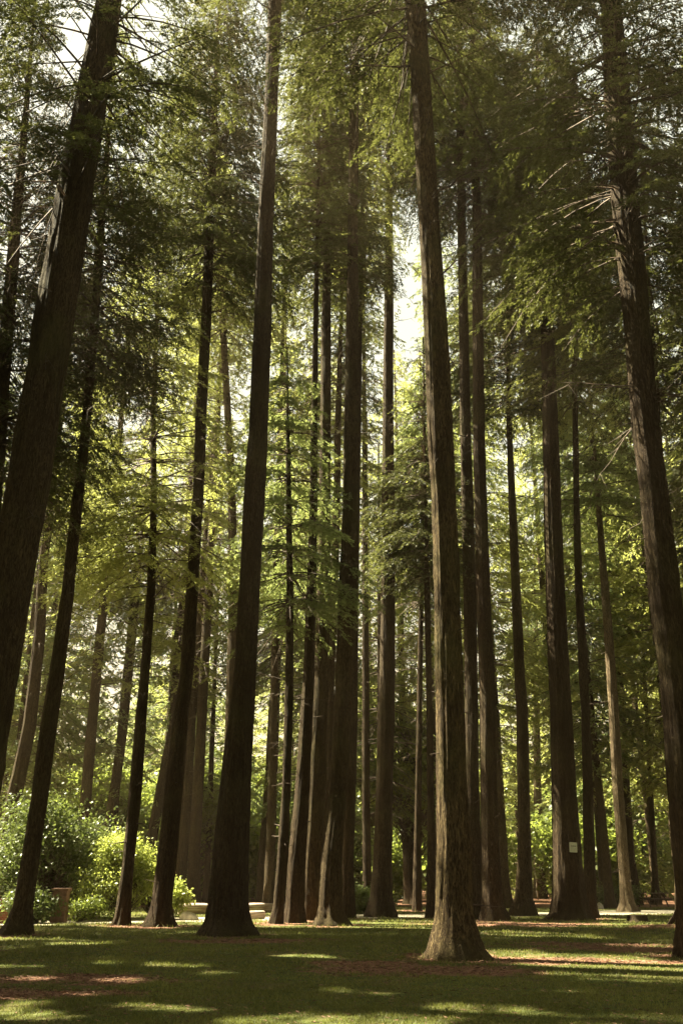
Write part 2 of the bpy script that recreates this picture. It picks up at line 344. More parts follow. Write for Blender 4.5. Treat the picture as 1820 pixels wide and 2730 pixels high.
def conifer(seed, cx, zs, H, Rc, nb, leaf=.24, dead=10, zdead=None, dens=1.0, inner=.22, wells=True, off=(0, 0, 0), bmax=99, weep=.0):
    """cx(z) -> trunk centre x, radius. Returns (branch verts/quads), (leaf verts/quads/tone)"""
    rng = np.random.default_rng(seed)
    # live branches
    nb = int(nb*2.0); s = np.sort(rng.random(nb))**.95
    whorl = rng.uniform(.8, 1.15); zq = zs + (H-zs)*s      # branches leave the stem in loose whorls
    z = zs + np.round((zq-zs)/whorl)*whorl + rng.normal(0, .10, nb); s = np.clip((z-zs)/(H-zs), 0, .995); z = zs + (H-zs)*s
    L = Rc*np.minimum(1, s*4+.55)*(1-s)**.7*rng.uniform(.55, 1.2, nb)+.35
    az = rng.random(nb)*2*np.pi
    ax = np.stack([np.cos(az), np.sin(az), np.zeros(nb)], 1)
    pr = np.stack([-np.sin(az), np.cos(az), np.zeros(nb)], 1)
    base = np.stack([cx(z)[0], np.zeros(nb), z], 1)
    rise = -.12 + .55*s + rng.normal(0, .1, nb); droop = rng.uniform(.18, .5, nb)+weep*.2
    bend = rng.normal(0, .12, nb)
    def bp(i, t):
        t = t[:, None]
        return base[i] + ax[i]*L[i, None]*t + pr[i]*(bend[i]*L[i])[:, None]*t*t + np.array([0, 0, 1.])*(rise[i]*L[i])[:, None]*t - np.array([0, 0, 1.])*(droop[i]*L[i])[:, None]*t*t
    K = 6; tt = np.linspace(0, 1, K)
    ii = np.repeat(np.arange(nb), K)
    paths = bp(ii, np.tile(tt, nb)).reshape(nb, K, 3)
    rad = (.010+.0075*L)[:, None]*(1-.85*tt)[None]
    bv, bq = tubes(paths, rad)
    parts_v, parts_q, cnt = [bv], [bq], len(bv)
    # laterals
    M = np.maximum(3, (L/.25*dens).astype(int))
    bi = np.repeat(np.arange(nb), M)
    k = np.arange(len(bi)) - np.repeat(np.cumsum(M)-M, M)
    t = inner + (1-inner)*(k+rng.random(len(bi)))/M[bi]
    side = np.where(k % 2 == 0, 1., -1.)
    l = (.46*L[bi]*(1-t)**.6*np.minimum(1, (t-inner)*5+.35)+.22)*rng.uniform(.6, 1.25, len(bi)); l = np.minimum(l, 2.1)
    gap = rng.random(len(bi)) < .10
    l[gap] *= .25
    o = bp(bi, t)
    d = norm(ax[bi]*.6 + pr[bi]*side[:, None]*.8 + np.array([0, 0, 1.])*(-.18-weep-.4*rng.random(len(bi)))[:, None])
    # leaves
    Q = np.maximum(3, (l/(leaf*.15)*(1.5 if leaf < .2 else 1.15)).astype(int))
    li = np.repeat(np.arange(len(bi)), Q)
    q = np.arange(len(li)) - np.repeat(np.cumsum(Q)-Q, Q)
    u = (q+rng.random(len(li)))/Q[li]
    p = o[li] + d[li]*(l[li]*u)[:, None] - np.array([0, 0, 1.])*((.3+weep)*l[li]*u*u)[:, None] + rng.normal(0, .03, (len(li), 3))
    sd2 = np.where(q % 2 == 0, 1., -1.)[:, None]
    lat = np.cross(d[li], np.array([0, 0, 1.]))
    dd = norm(d[li]*.75 + lat*sd2*.55 + rng.normal(0, .2, (len(li), 3)) + np.array([0, 0, -.22-weep*.8]))
    nn = norm(np.array([0, 0, 1.]) + rng.normal(0, .5, (len(li), 3)))
    ln = leaf*rng.uniform(.6, 1.3, len(li)); wd = ln*rng.uniform(.22, .40, len(li))
    tb = rng.random(nb)
    tone = np.clip(tb[bi][li]*.45 + rng.random(len(li))*.4 + .2*u, 0, 1)
    cl = 0                                         # uneven clumps with gaps between them
    for _ in range(9):
        kv = norm(rng.normal(0, 1, 3))*rng.uniform(1.6, 5.5); kv[2] *= 1.5
        cl = cl + np.sin(p @ kv + rng.random()*6.28)
    ok = cl/3. > rng.uniform(-1.1, -.42, len(p))
    p, dd, nn, ln, wd, tone = p[ok], dd[ok], nn[ok], ln[ok], wd[ok], tone[ok]
    if wells:
        wp = p + np.array(off)
        keep = ~open_to_sun(wp, rng)
        p, dd, nn, ln, wd, tone = p[keep], dd[keep], nn[keep], ln[keep], wd[keep], tone[keep]
    lv, lf, lt = leaf_quads(p, dd, nn, ln, wd, tone)
    # short snapped stubs all the way down the stem
    nst = 26
    zst = rng.uniform(1.0, zs*1.1+1.0, nst); ast = rng.random(nst)*6.28
    cq = cx(zst); rq = cq[1] if len(cq) > 1 else np.full(nst, .25)
    dst = np.stack([np.cos(ast), np.sin(ast), rng.uniform(-.3, .3, nst)], 1)
    lst = rq + rng.uniform(.10, .75, nst)**1.5; k3 = np.linspace(0, 1, 3)
    P4 = np.stack([cq[0], np.zeros(nst), zst], 1)[:, None] + dst[:, None]*(lst[:, None]*k3[None])[:, :, None]
    v, qd = tubes(P4, rng.uniform(.012, .028, nst)[:, None]*(1.25-k3)[None], 4)
    parts_v.append(v); parts_q.append(qd+cnt); cnt += len(v)
    # dead, bare branches below the crown with a few twigs
    if dead:
        zd = (zs*.42 if zdead is None else zdead)
        z2 = zd + (zs*1.05-zd)*rng.random(dead)**.75
        L2 = Rc*rng.uniform(.2, .75, dead)*(.35+.65*(z2-zd)/(zs-zd+.1)); a2 = rng.random(dead)*2*np.pi
        dx = np.stack([np.cos(a2), np.sin(a2), rng.uniform(-.35, .25, dead)], 1)
        b2 = np.stack([cx(z2)[0], np.zeros(dead), z2], 1)
        sag = rng.uniform(-.25, .15, dead)
        P2 = b2[:, None] + dx[:, None]*L2[:, None, None]*tt[None, :, None]
        P2[:, :, 2] += (sag*L2)[:, None]*tt**2
        P2[:, 1:, :] += rng.normal(0, .03, (dead, K-1, 3))
        v, qd = tubes(P2, (.010+.009*L2)[:, None]*(1-.8*tt)[None])
        parts_v.append(v); parts_q.append(qd+cnt); cnt += len(v)
        nt = dead*5; ti = np.repeat(np.arange(dead), 5); tk = rng.integers(2, K, nt)
        st = P2[ti, tk]
        td = norm(dx[ti]*.7 + rng.normal(0, .6, (nt, 3)) + np.array([0, 0, -.15]))
        tl = L2[ti]*rng.uniform(.12, .4, nt)
        k3 = np.linspace(0, 1, 3)
        P3 = st[:, None] + td[:, None]*(tl[:, None]*k3[None])[:, :, None]
        v, qd = tubes(P3, np.full((nt, 3), .008)*(1.2-k3))
        parts_v.append(v); parts_q.append(qd+cnt); cnt += len(v)
    return np.concatenate(parts_v), np.concatenate(parts_q), lv, lf, lt

def broadleaf(seed, h, r, ncl, nl, leaf, z0=.0, off=(0, 0, 0), layered=False, shape=None, wells=False):
    """leaf clusters spread through an uneven volume, each on its own twig"""
    rng = np.random.default_rng(seed)
    c = []
    lob = [(rng.uniform(-.55, .55)*r, rng.uniform(-.55, .55)*r, z0+(h-z0)*rng.uniform(.2, .85), rng.uniform(.4, .62)*r) for _ in range(9)]
    while len(c) < ncl:
        lx, ly, lz, lr = lob[rng.integers(len(lob))]
        v = norm(rng.normal(0, 1, 3))*lr*(rng.uniform(.45, 1.05) if rng.random() < .86 else rng.uniform(1.05, 1.45))
        p = np.array([lx, ly, lz])+v*np.array([1, 1, .85])
        if p[2] > z0*.8+.1 and p[2] < h*1.05: c.append(p)
    c = np.array(c)
    K = 5; tt = np.linspace(0, 1, K)
    root = np.stack([rng.normal(0, .05*r, ncl), rng.normal(0, .05*r, ncl), np.clip(c[:, 2]-np.hypot(c[:, 0], c[:, 1])*.9, 0.0, None)*rng.uniform(.5, .9, ncl)], 1)
    P = root[:, None] + (c-root)[:, None]*tt[None, :, None]
    P[:, 1:-1] += rng.normal(0, .05*r, (ncl, K-2, 3))
    bv, bq = tubes(P, (.012+.006*r)*(1.15-tt)[None]*np.ones((ncl, 1)))
    li = np.repeat(np.arange(ncl), nl)
    cs = rng.uniform(.5, 1.2, ncl)*(.16*r+.12)
    off3 = rng.normal(0, 1, (len(li), 3))*np.array([1, 1, .28 if layered else .6])
    p = c[li] + off3*cs[li, None]*.75
    d = norm(norm(off3)*.6 + rng.normal(0, .5, (len(li), 3)) + np.array([0, 0, -.3]))
    n = norm(np.array([0, 0, 1.]) + rng.normal(0, .55, (len(li), 3)))
    ln = leaf*rng.uniform(.45, 1.55, len(li)); wd = ln*rng.uniform(.4, .8, len(li))
    tone = np.clip(rng.random(ncl)[li]*.5+rng.random(len(li))*.5, 0, 1)
    if wells:
        keep = ~open_to_sun(p+np.array(off)+SDIR*0, rng) | (rng.random(len(p)) < .85)
        p, d, n, ln, wd, tone = p[keep], d[keep], n[keep], ln[keep], wd[keep], tone[keep]
    return (bv, bq) + leaf_quads(p, d, n, ln, wd, tone)

def trunk_mesh(seed, zz, xx, rr, mat, seg=40, flare=True, H=40):
    """rings along a measured centre line; rr radius; ridged bark in the geometry"""
    rng = np.random.default_rng(seed)
    zr = np.concatenate([np.linspace(-.35, 1.6, 16), np.arange(1.85, min(30, H), .33), np.arange(30.5, H, 1.2) if H > 31 else np.array([]), [H]])
    x = np.interp(zr, zz, xx); r = np.interp(zr, zz, rr)
    low = zr < zz[0]; x[low] = xx[0]; r[low] = rr[0]
    wob = sum(np.sin(zr*w+rng.random()*6.28)*a for w, a in ((.35, .03), (.9, .012), (2.3, .006)))
    y = sum(np.sin(zr*w+rng.random()*6.28)*a for w, a in ((.25, .06), (.8, .02)))*np.minimum(1, zr/3).clip(0)
    th = np.arange(seg)*2*np.pi/seg
    TH, Z = np.meshgrid(th, zr)
    rad = np.ones_like(TH)
    for kk, a in ((3, .022), (5, .016), (9, .022), (15, .022), (24, .018)) + (((37, .014),) if seg > 60 else ()):
        ph = rng.random()*6.28 + np.interp(Z, np.linspace(-1, 60, 90), np.cumsum(rng.normal(0, .3 if kk < 9 else 1.1, 90)))
        rad += a*(1-2*np.abs(np.sin(kk*TH/2*1.0+ph)) if kk % 2 == 0 else np.sin(kk*TH+ph))
    rad += rng.normal(0, .013, TH.shape)
    # root flare buttresses
    nbt = rng.integers(5, 8); ph = rng.random()*6.28
    rad += .10*np.cos(nbt*TH+ph)*np.exp(-np.maximum(Z, 0)/.7) + .04*np.cos((nbt+4)*TH+ph*2)*np.exp(-np.maximum(Z, 0)/.5)
    for _ in range(10):                            # knots where branches broke off
        zk, tk = rng.uniform(2, H*.8), rng.random()*6.28
        rad += .08*np.exp(-((Z-zk)/.22)**2 - (np.angle(np.exp(1j*(TH-tk)))/.25)**2)
    X = (x+wob*np.minimum(1, np.maximum(zr, 0)/3)*0)[:, None] + np.cos(TH)*r[:, None]*rad
    Y = y[:, None] + np.sin(TH)*r[:, None]*rad
    v = np.stack([X, Y, Z], -1).reshape(-1, 3)
    idx = np.arange(len(zr)*seg).reshape(len(zr), seg)
    i0, i1 = idx[:-1], idx[1:]
    f = np.stack([i0, np.roll(i0, -1, 1), np.roll(i1, -1, 1), i1], -1).reshape(-1, 4)
    return qmesh('trunk', v, f, [mat], smooth=True)

def crown_mesh(bv, bq, lv, lf, lt, leafm):
    global NF
    NF += len(bq)+len(lf)
    return qmesh('crown', np.concatenate([bv, lv]), np.concatenate([bq, lf+len(bv)]), [M_TWIG, leafm], False,
                 np.concatenate([np.zeros(len(bq)), np.ones(len(lf))]), np.concatenate([np.zeros(len(bv)), lt]))
NF = 0
def build_tree(seed, loc, cxf, zz, xx, rr, H, bk, nd, zs, Rc, nb, dead, label, cat, group, leaf, seg=40, name='fir_tree', inner=.22, dens=1., weep=0., wells=True):
    e = empty(name, loc, label, cat, group)
    link('trunk', trunk_mesh(seed, zz, xx, rr, bk, seg, True, H), e)
    bv, bq, lv, lf, lt = conifer(seed, cxf, zs, H, Rc, nb, leaf, dead, None, dens, inner, wells, loc, weep=weep)
    link('crown', crown_mesh(bv, bq, lv, lf, lt, nd), e)
    return e

# ---------------------------------------------------------------- setting: ground
FEET = []
for t in T:
    rows = t['rows']; _, Y = ground(910, t['base'])
    b = rows[-1]; x0, _, _ = onplane((b[1]+b[2])/2, t['base'], Y)
    t['x0'], t['Y'] = x0, Y
    FEET.append((x0, Y))
FEET = np.array(FEET)
LIT_SPOTS = [(*ground(70, 2610), 2.6, .9), (*ground(20, 2650), 2.0, .8), (*ground(1150, 2585), 2.4, 1.2), (*ground(1000, 2570), 1.6, .7), (*ground(1420, 2560), 2.6, .8),
             (*ground(1770, 2474), 2.0, 1.2), (*ground(1700, 2530), 3.0, 1.0), (*ground(1600, 2520), 2.4, .9), (*ground(640, 2510), 2.4, 1.4), (*ground(1350, 2465), 3.5, 1.6)]
def sines(x, y, seed, n=10, f0=.35, f1=2.2):
    rng = np.random.default_rng(seed); s = 0
    for _ in range(n):
        f = rng.uniform(f0, f1); a = rng.random()*6.28; s = s+np.sin((x*np.cos(a)+y*np.sin(a))*f+rng.random()*6.28)/n**.5
    return s
def litter(x, y):
    m = np.full(np.shape(x), -9.)
    for fx, fy in FEET:
        m = np.maximum(m, 1.0-np.hypot(x-fx, y-fy)/1.55)
    for sx, sy, rx, ry in LIT_SPOTS:
        m = np.maximum(m, 1.15-np.hypot((x-sx)/rx, (y-sy)/ry))
    m = np.maximum(m, (y-56)/10.)
    return np.clip(m*1.6 + .34*sines(x, y, 3, 12, .8, 5.5) + .30*sines(x, y, 4, 16, 6, 22), 0, 1)
def path_y(x): return 44.3 + .44*x + .4*np.sin(x*.25)
def path_mask(x, y): return np.clip((2.6 - np.abs(y-path_y(x)) + .45*sines(x, y, 5, 8, 1, 6) + .5*sines(x, y, 6, 14, 5, 18))*1.6, 0, 1)*(y > 20)
def gz(x, y):
    z = .05*sines(x, y, 9, 6, .1, .5)
    z = z*np.clip((y-14)/10, 0, 1)
    near = np.exp(-np.hypot(x-ground(1770, 2474)[0], y-ground(1770, 2474)[1])**2/1.6)
    return z*.6 + .12*near

def ground_obj():
    ys = np.concatenate([[-560, -100, -30, -10, 0, 6], np.arange(8, 64, .28), np.arange(64, 130, 2.5), [150, 200, 300, 450, 640]])
    xs = np.concatenate([[-600, -400, -200, -100, -60], np.arange(-40, 40.01, .33), [60, 100, 200, 400, 600]])
    X, Y = np.meshgrid(xs, ys)
    Z = np.where((np.abs(X) < 45) & (Y > 5) & (Y < 70), gz(X, Y), 0)
    v = np.stack([X, Y, Z], -1).reshape(-1, 3)
    idx = np.arange(len(v)).reshape(len(ys), len(xs))
    f = np.stack([idx[:-1, :-1], idx[:-1, 1:], idx[1:, 1:], idx[1:, :-1]], -1).reshape(-1, 4)
    m, n, l, b = new_mat('lawn_and_needle_litter')
    at = n.new('ShaderNodeAttribute'); at.attribute_name = 'litter'
    pa = n.new('ShaderNodeAttribute'); pa.attribute_name = 'path'
    fine = tex(n, l, 9, 8, .7); mid = tex(n, l, .8, 5, .6)
    grass = mixc(n, l, ramp(n, l, fine, [(.35, BL), (.65, WH)]), (.040, .050, .014), (.105, .115, .032))
    grass = mixc(n, l, ramp(n, l, mid, [(.45, BL), (.7, WH)]), grass, (.11, .085, .035))
    lit = mixc(n, l, ramp(n, l, tex(n, l, 14, 8, .75), [(.35, BL), (.68, WH)]), (.095, .042, .026), (.30, .165, .105))
    grav = mixc(n, l, ramp(n, l, tex(n, l, 22, 8, .8), [(.3, BL), (.7, WH)]), (.22, .18, .12), (.46, .41, .31))
    c = mixc(n, l, ramp(n, l, at.outputs['Fac'], [(.25, BL), (.6, WH)]), grass, lit)
    c = mixc(n, l, ramp(n, l, pa.outputs['Fac'], [(.3, BL), (.6, WH)]), c, grav)
    l.new(c, b.inputs['Base Color']); b.inputs['Roughness'].default_value = .95
    b.inputs['Specular IOR Level'].default_value = .1
    bp = n.new('ShaderNodeBump'); bp.inputs['Strength'].default_value = .7; bp.inputs['Distance'].default_value = .04
    l.new(fine, bp.inputs['Height']); l.new(bp.outputs[0], b.inputs['Normal'])
    me = qmesh('ground', v, f, [m], smooth=True)
    a = me.attributes.new('litter', 'FLOAT', 'POINT'); a.data.foreach_set('value', litter(v[:, 0], v[:, 1]).astype(np.float32))
    a = me.attributes.new('path', 'FLOAT', 'POINT'); a.data.foreach_set('value', path_mask(v[:, 0], v[:, 1]).astype(np.float32))
    return tag(link('ground', me), kind='structure')
ground_obj()

def grass_obj():
    rng = np.random.default_rng(11)
    N = 620000
    u = rng.random(N)
    y = 1/(1/9.5 + (1/58.-1/9.5)*u)                       # more blades where they show larger
    x = rng.uniform(-1, 1, N)*(.42*y+3)
    ok = ((litter(x, y) < rng.uniform(.15, .75, N)) | (rng.random(N) < .10)) & (path_mask(x, y) < .35)
    tuft = sines(x, y, 21, 14, 2, 12)
    ok &= rng.random(N) < (.62+.35*tuft)
    x, y = x[ok], y[ok]; N = len(x)
    sc = np.clip(y/16, .8, 3.0)
    h = rng.uniform(.022, .055, N)*(1+.35*np.clip(sines(x, y, 22, 8, .5, 3), -1, 1))*np.clip(y/20, .9, 1.5); w = .0065*sc*rng.uniform(.7, 1.4, N)
    fd = np.full(N, 9.)
    for fx, fy in FEET: fd = np.minimum(fd, np.hypot(x-fx, y-fy))
    h *= 1+1.6*np.clip(1.5-fd, 0, 1)*rng.random(N)          # untrimmed tufts against the tree feet
    a = rng.random(N)*6.28; lean = rng.normal(0, .5, (N, 2))*h[:, None]
    z = gz(x, y)-.004
    dx, dy = np.cos(a)*w, np.sin(a)*w
    v = np.stack([np.stack([x-dx, y-dy, z], 1), np.stack([x+dx, y+dy, z], 1), np.stack([x+lean[:, 0], y+lean[:, 1], z+h], 1)], 1).reshape(-1, 3)
    f = np.arange(3*N).reshape(-1, 3)
    tone = np.repeat(np.clip(.5+.22*sines(x, y, 23, 10, .4, 3)+rng.normal(0, .2, N), 0, 1), 3)
    m = leafmat('grass_blades', (.052, .056, .017), (.20, .20, .055), (.26, .28, .06), .35, .6)
    tag(link('grass', qmesh('grass', v, f, [m], cattr=tone)), 'short mown grass of the shaded park lawn', 'grass', kind='stuff')
    # needles, twigs and cone scales on the bare soil
    N = 160000
    u = rng.random(N); y = 1/(1/9.5 + (1/56.-1/9.5)*u); x = rng.uniform(-1, 1, N)*(.42*y+3)
    ok = (litter(x, y) > rng.uniform(.1, .9, N)) & (path_mask(x, y) < .3); ok |= rng.random(N) < .05
    ok &= path_mask(x, y) < .5
    x, y = x[ok], y[ok]; N = len(x); a = rng.random(N)*6.28; ln = rng.uniform(.02, .07, N)*np.clip(y/18, .8, 2); w = ln*.16
    z = gz(x, y)+rng.uniform(.002, .018, N)
    c, s = np.cos(a), np.sin(a)
    v = np.stack([np.stack([x-c*ln, y-s*ln, z], 1), np.stack([x+s*w, y-c*w, z+.012], 1), np.stack([x+c*ln, y+s*ln, z+rng.uniform(0, .02, N)], 1), np.stack([x-s*w, y+c*w, z+.004], 1)], 1).reshape(-1, 3)
    tone = np.repeat(rng.random(N), 4)
    m = leafmat('fallen_needles', (.09, .04, .022), (.30, .17, .11), (.1, .05, .03), .05, .8)
    tag(link('needle_litter', qmesh('needle_litter', v, np.arange(4*N).reshape(-1, 4), [m], cattr=tone)), 'red-brown fallen needles and twigs around the tree feet', 'needle litter', kind='stuff')
grass_obj()

# ---------------------------------------------------------------- measured trees
def build_measured():
    for i, t in enumerate(T):
        Y, x0, H = t['Y'], t['x0'], t['H']
        pts = []
        for v, a, b in t['rows']:
            x, z, s = onplane((a+b)/2, min(v, t['base']), Y)
            pts.append((z, x-x0, (b-a)/2/FPX*s*math.cos(0)))
        pts.sort()
        z = np.array([p[0] for p in pts]); x = np.array([p[1] for p in pts]); r = np.array([p[2] for p in pts])
        # carry the measured lean and taper on to the top
        if z[-1] < H-1:
            i2 = max(0, len(z)-4)
            sl = (x[-1]-x[i2])/(z[-1]-z[i2]+1e-6); sl = max(-.06, min(.06, sl))
            z2 = np.linspace(z[-1], H, 5)[1:]
            x = np.append(x, x[-1]+sl*(z2-z[-1])); r = np.append(r, r[-1]+(.03-r[-1])*((z2-z[-1])/(H-z[-1]))**.9); z = np.append(z, z2)
        else:
            keep = z < H; z, x, r = z[keep], x[keep], r[keep]
            z = np.append(z, H); x = np.append(x, x[-1]); r = np.append(r, .04)
        cxf = (lambda q, z=z, x=x, r=r: (np.interp(q, z, x), np.interp(q, z, r)))
        build_tree(100+i, (x0, Y, 0), cxf, z, x, r, H, BARK[t['bk']], NEEDLE[t['nd']], t['zs'], t['Rc']*1.1, int(t['nb']*1.75), t['dead'], t['label'], 'tree',
                   'conifers of the park grove', .078+.0013*Y, t.get('seg', 48), weep=.12 if i in (3, 27) else 0., dens=1.0, inner=.45 if i in (0, 9, 16, 22, 23, 24) else .25)
build_measured()

# ---------------------------------------------------------------- trees of the wood behind
def straight(seed, H, r0):
    rng = np.random.default_rng(seed)
    z = np.array([0, .5, 1.5, 5, H*.3, H*.6, H*.85, H]); x = np.cumsum(rng.normal(0, .05, 8)); x -= x[0]
    r = r0*np.array([1.6, 1.2, 1.03, .95, .85, .6, .28, .05/r0*1.0 if r0 else .1])
    return z, x, r
def make_proto(seed, H, r0, zs, Rc, nb, bk, nd, leaf, dead=10, label='', group='', name='fir_tree', cat='tree', dens=.8, loc=(0, 0, 0), wells=False):
    z, x, r = straight(seed, H, r0)
    cxf = (lambda q, z=z, x=x, r=r: (np.interp(q, z, x), np.interp(q, z, r)))
    return build_tree(seed, loc, cxf, z, x, r, H, bk, nd, zs, Rc, nb, dead, label, cat, group, leaf, 20, name, dens=dens, wells=wells)
def copy_tree(src, loc, rz, s, label, group):
    c = src.copy(); col.objects.link(c); c.location = loc; c.rotation_euler = (0, 0, rz); c.scale = (s, s, s)
    tag(c, label, None, group)
    for ch in src.children:
        d = ch.copy(); d.parent = c; col.objects.link(d)
    return c
BG_L = 'sunlit conifer of the wood closing the view behind the grove'
BG_G = 'conifers of the wood behind the grove'
BG2_L = 'young sunlit conifer at the far side of the clearing behind the grove'
BG2_G = 'young conifers beyond the clearing'
rng = random.Random(5)
spots = []
def free(x, y, d): return all((x-a)**2+(y-b)**2 > d*d for a, b in spots)
def scatter(n, y0, y1, d, marg=3):
    out = []; tries = 0
    while len(out) < n and tries < 20000:
        tries += 1
        y = rng.uniform(y0, y1); x = rng.uniform(-1, 1)*(.40*y+marg)
        if free(x, y, d): spots.append((x, y)); out.append((x, y))
    return sorted(out, key=lambda p: p[1])
kinds = [(36, .24, 7, 4.6, 100, 0, 1), (41, .30, 12, 4.8, 100, 0, 1), (29, .20, 5, 4.2, 95, 1, 2), (44, .34, 13, 4.8, 100, 1, 1), (33, .24, 8, 4.4, 80, 0, 2)]
for i, (x, y) in enumerate(scatter(37, 57, 73, 4.0)):
    H, r0, zs, Rc, nb, bk, nd = kinds[i % 5]; H *= rng.uniform(.88, 1.12)
    make_proto(300+i, H, r0, zs, Rc, nb, BARK[bk], NEEDLE[nd], .27, 14, BG_L, BG_G, loc=(x, y, 0), wells=True)
for i, (x, y) in enumerate([(-3.6, 50.5), (1.4, 54), (-8.6, 52.5), (6.4, 53), (-0.8, 47.8)]):
    make_proto(380+i, 45+(i % 3)*2, .23, 17+2*(i % 3), 4.0, 80, BARK[i % 2], NEEDLE[(1, 0, 1, 2)[i % 4]], .22, 14, BG_L, BG_G, loc=(x, y, 0), wells=True)
protos = []
young = [(17, .14, .8, 3.4, 75, 1, 1), (25, .20, 1.5, 4.2, 90, 0, 1), (21, .17, 1.0, 3.8, 85, 1, 2), (30, .24, 2.0, 4.6, 95, 2, 1)]
for i, (x, y) in enumerate(scatter(34, 82, 106, 4.2)):
    k = i % 4
    if i < 4:
        H, r0, zs, Rc, nb, bk, nd = young[k]
        protos.append(make_proto(340+k, H, r0, zs, Rc, nb, BARK[bk], NEEDLE[nd], .36, 6, BG2_L, BG2_G, loc=(x, y, 0)))
    else:
        copy_tree(protos[k], (x, y, 0), rng.uniform(0, 6.28), rng.uniform(.8, 1.2), BG2_L, BG2_G)

MARKS = [(82, 'mossy leaning fir'), (343, 'thin bush-side fir'), (445, 'straight dark fir'), (613, 'massive left trunk'), (753, 'lone thin fir'), (800, 'central cluster'),
         (883, 'sunlit-bark trunk'), (1020, 'grey-brown trunk'), (1205, 'big foreground trunk'), (1305, 'close pair'), (1397, 'medium trunk'), (1510, 'notice tree'), (1661, 'pale sunlit trunk'), (1835, 'right-edge trunk')]
ORD = ['nearest', 'second nearest', 'third nearest', 'fourth nearest', 'fifth nearest', 'sixth nearest', 'seventh nearest', 'eighth nearest', 'ninth nearest', 'tenth nearest', 'eleventh nearest', 'twelfth nearest']
def relabel(group, noun):
    gaps = {}
    for o in bpy.data.objects:
        if o.parent is None and o.get('group') == group:
            u = 910+FPX*o.location.x/(o.location.y*math.cos(PITCH)); gaps.setdefault(sum(u > m[0] for m in MARKS), []).append(o)
    for g, obs in gaps.items():
        obs.sort(key=lambda o: o.location.y)
        where = 'left of the mossy leaning fir' if g == 0 else 'right of the right-edge trunk' if g == len(MARKS) else 'between %s and %s' % (MARKS[g-1][1], MARKS[g][1])
        for k, o in enumerate(obs): o['label'] = '%s %s, %s' % (ORD[k] if len(obs) > 1 else 'only', noun, where)

# neighbours beyond the frame, whose crowns shade the lawn and hang into the top corners
side = [(-16, 8.5, 42), (-25, 16.5, 42), (-14, 19, 42), (-21, 25, 44), (-19, 34, 46), (-27, 31, 42), (-26, 44, 44), (-30, 20, 44), (-23, 12, 42), (-12, 11, 40), (-17, 15, 42), (-26, 25, 44), (-17.5, 26.3, 44),
        (16, 28, 40), (20, 40, 42), (22, 52, 40), (-37, 14, 44), (14, 20, 38), (-44, 30, 46)]
for i, (x, y, H) in enumerate(side):
    make_proto(400+i, H, .42, 11 if x > 0 else 13, 5.6, 140, BARK[i % 3], NEEDLE[0], .30, 6, ('conifer standing just outside the %s edge of the frame' % ('right' if x > 0 else 'left')), 'conifers beyond the frame', loc=(x, y, 0), wells=True, dens=.8)

# the grove goes on behind the photographer and closes off the sky there
rear = []
for i, (x, y) in enumerate([(-13, -2), (13, -2), (-4, -7), (6, -8), (-15, -6), (16, -5), (0, -16), (-10, -18), (11, -17), (-21, -16), (21, -16), (-25, 0), (25, 2), (-5, -27), (6, -28), (-17, -29), (17, -28), (25, 14), (-30, -10), (30, -9), (22, 28), (29, 24), (28, 38), (33, 10)]):
    if i < 3: rear.append(make_proto(600+i, 34+3*i, .4, 6+2*i, 6.2, 75, BARK[0], NEEDLE[0], .60, 0, 'conifer of the grove behind the photographer', 'conifers behind the photographer', loc=(x, y, 0)))
    else: copy_tree(rear[i % 3], (x, y, 0), i*1.3, 1+.03*(i % 4), 'conifer of the grove behind the photographer', 'conifers behind the photographer')
# far wood that reads as one mass
def far_wood():
    rng = np.random.default_rng(77); V, F, TT = [], [], []; n = 0
    for i in range(90):
        y = rng.uniform(112, 150); x = rng.uniform(-1, 1)*(.42*y+15); H = rng.uniform(10, 22)
        _, _, lv, lf, lt = conifer(900+i, lambda q: (q*0, q*0+.2), 1.5, H, 5.5, 46, .95, 0, None, .6, .1, False)
        V.append(lv+np.array([x, y, 0])); F.append(lf+n); TT.append(lt); n += len(lv)
    tag(link('far_forest', qmesh('far_forest', np.concatenate(V), np.concatenate(F), [NEEDLE[2]], cattr=np.concatenate(TT))),
        'distant wood seen between the trunks as one green mass', 'forest', kind='stuff')
far_wood()

# ---------------------------------------------------------------- shrubs and broadleaf trees
def shrub(seed, loc, h, r, ncl, nl, leaf, mat, label, name='shrub', cat='bush', group=None, layered=False, z0=.1, stem=None, sc=(1, 1, 1)):
    bv, bq, lv, lf, lt = broadleaf(seed, h, r, ncl, nl, leaf, z0, loc, layered)
    me = crown_mesh(bv, bq, lv, lf, lt, mat)
    if not stem:
        e = tag(link(name, me, None, loc), label, cat, group); e.scale = sc
        return e
    e = empty(name, loc, label, cat, group); e.scale = sc
    link('crown', me, e)
    if stem:
        z, x, rr = straight(seed, h*.8, stem); link('trunk', trunk_mesh(seed, z, x*2.5, rr, BARK[2], 16, True, h*.8), e)
    return e
def at(u, v): x, y = ground(u, v); return (x, y, 0)
shrub(1, at(105, 2448), 5.1, 2.7, 620, 60, .125, BROAD[2], 'big dark glossy-leaved shrub behind the mossy leaning trunk, sun on its top')
shrub(2, at(325, 2452), 3.4, 1.45, 420, 60, .11, BROAD[1], 'bright yellow-green bush in full sun around the foot of the thin fir')
shrub(3, at(395, 2444), 2.6, .9, 150, 40, .14, BROAD[1], 'smaller bright bush pressed against the straight dark fir')
shrub(4, at(210, 2458), .75, .9, 90, 34, .09, BROAD[0], 'low clump of leaves in front of the pale kerb log')
shrub(5, at(466, 2455), 1.6, .5, 60, 36, .12, BROAD[1], 'upright lime-green shrub between the dark fir and the boulder')
shrub(6, at(1622, 2418), 1.0, 2.0, 120, 36, .12, BROAD[2], 'low dark shrub left of the pale sunlit trunk', sc=(1, .6, 1))
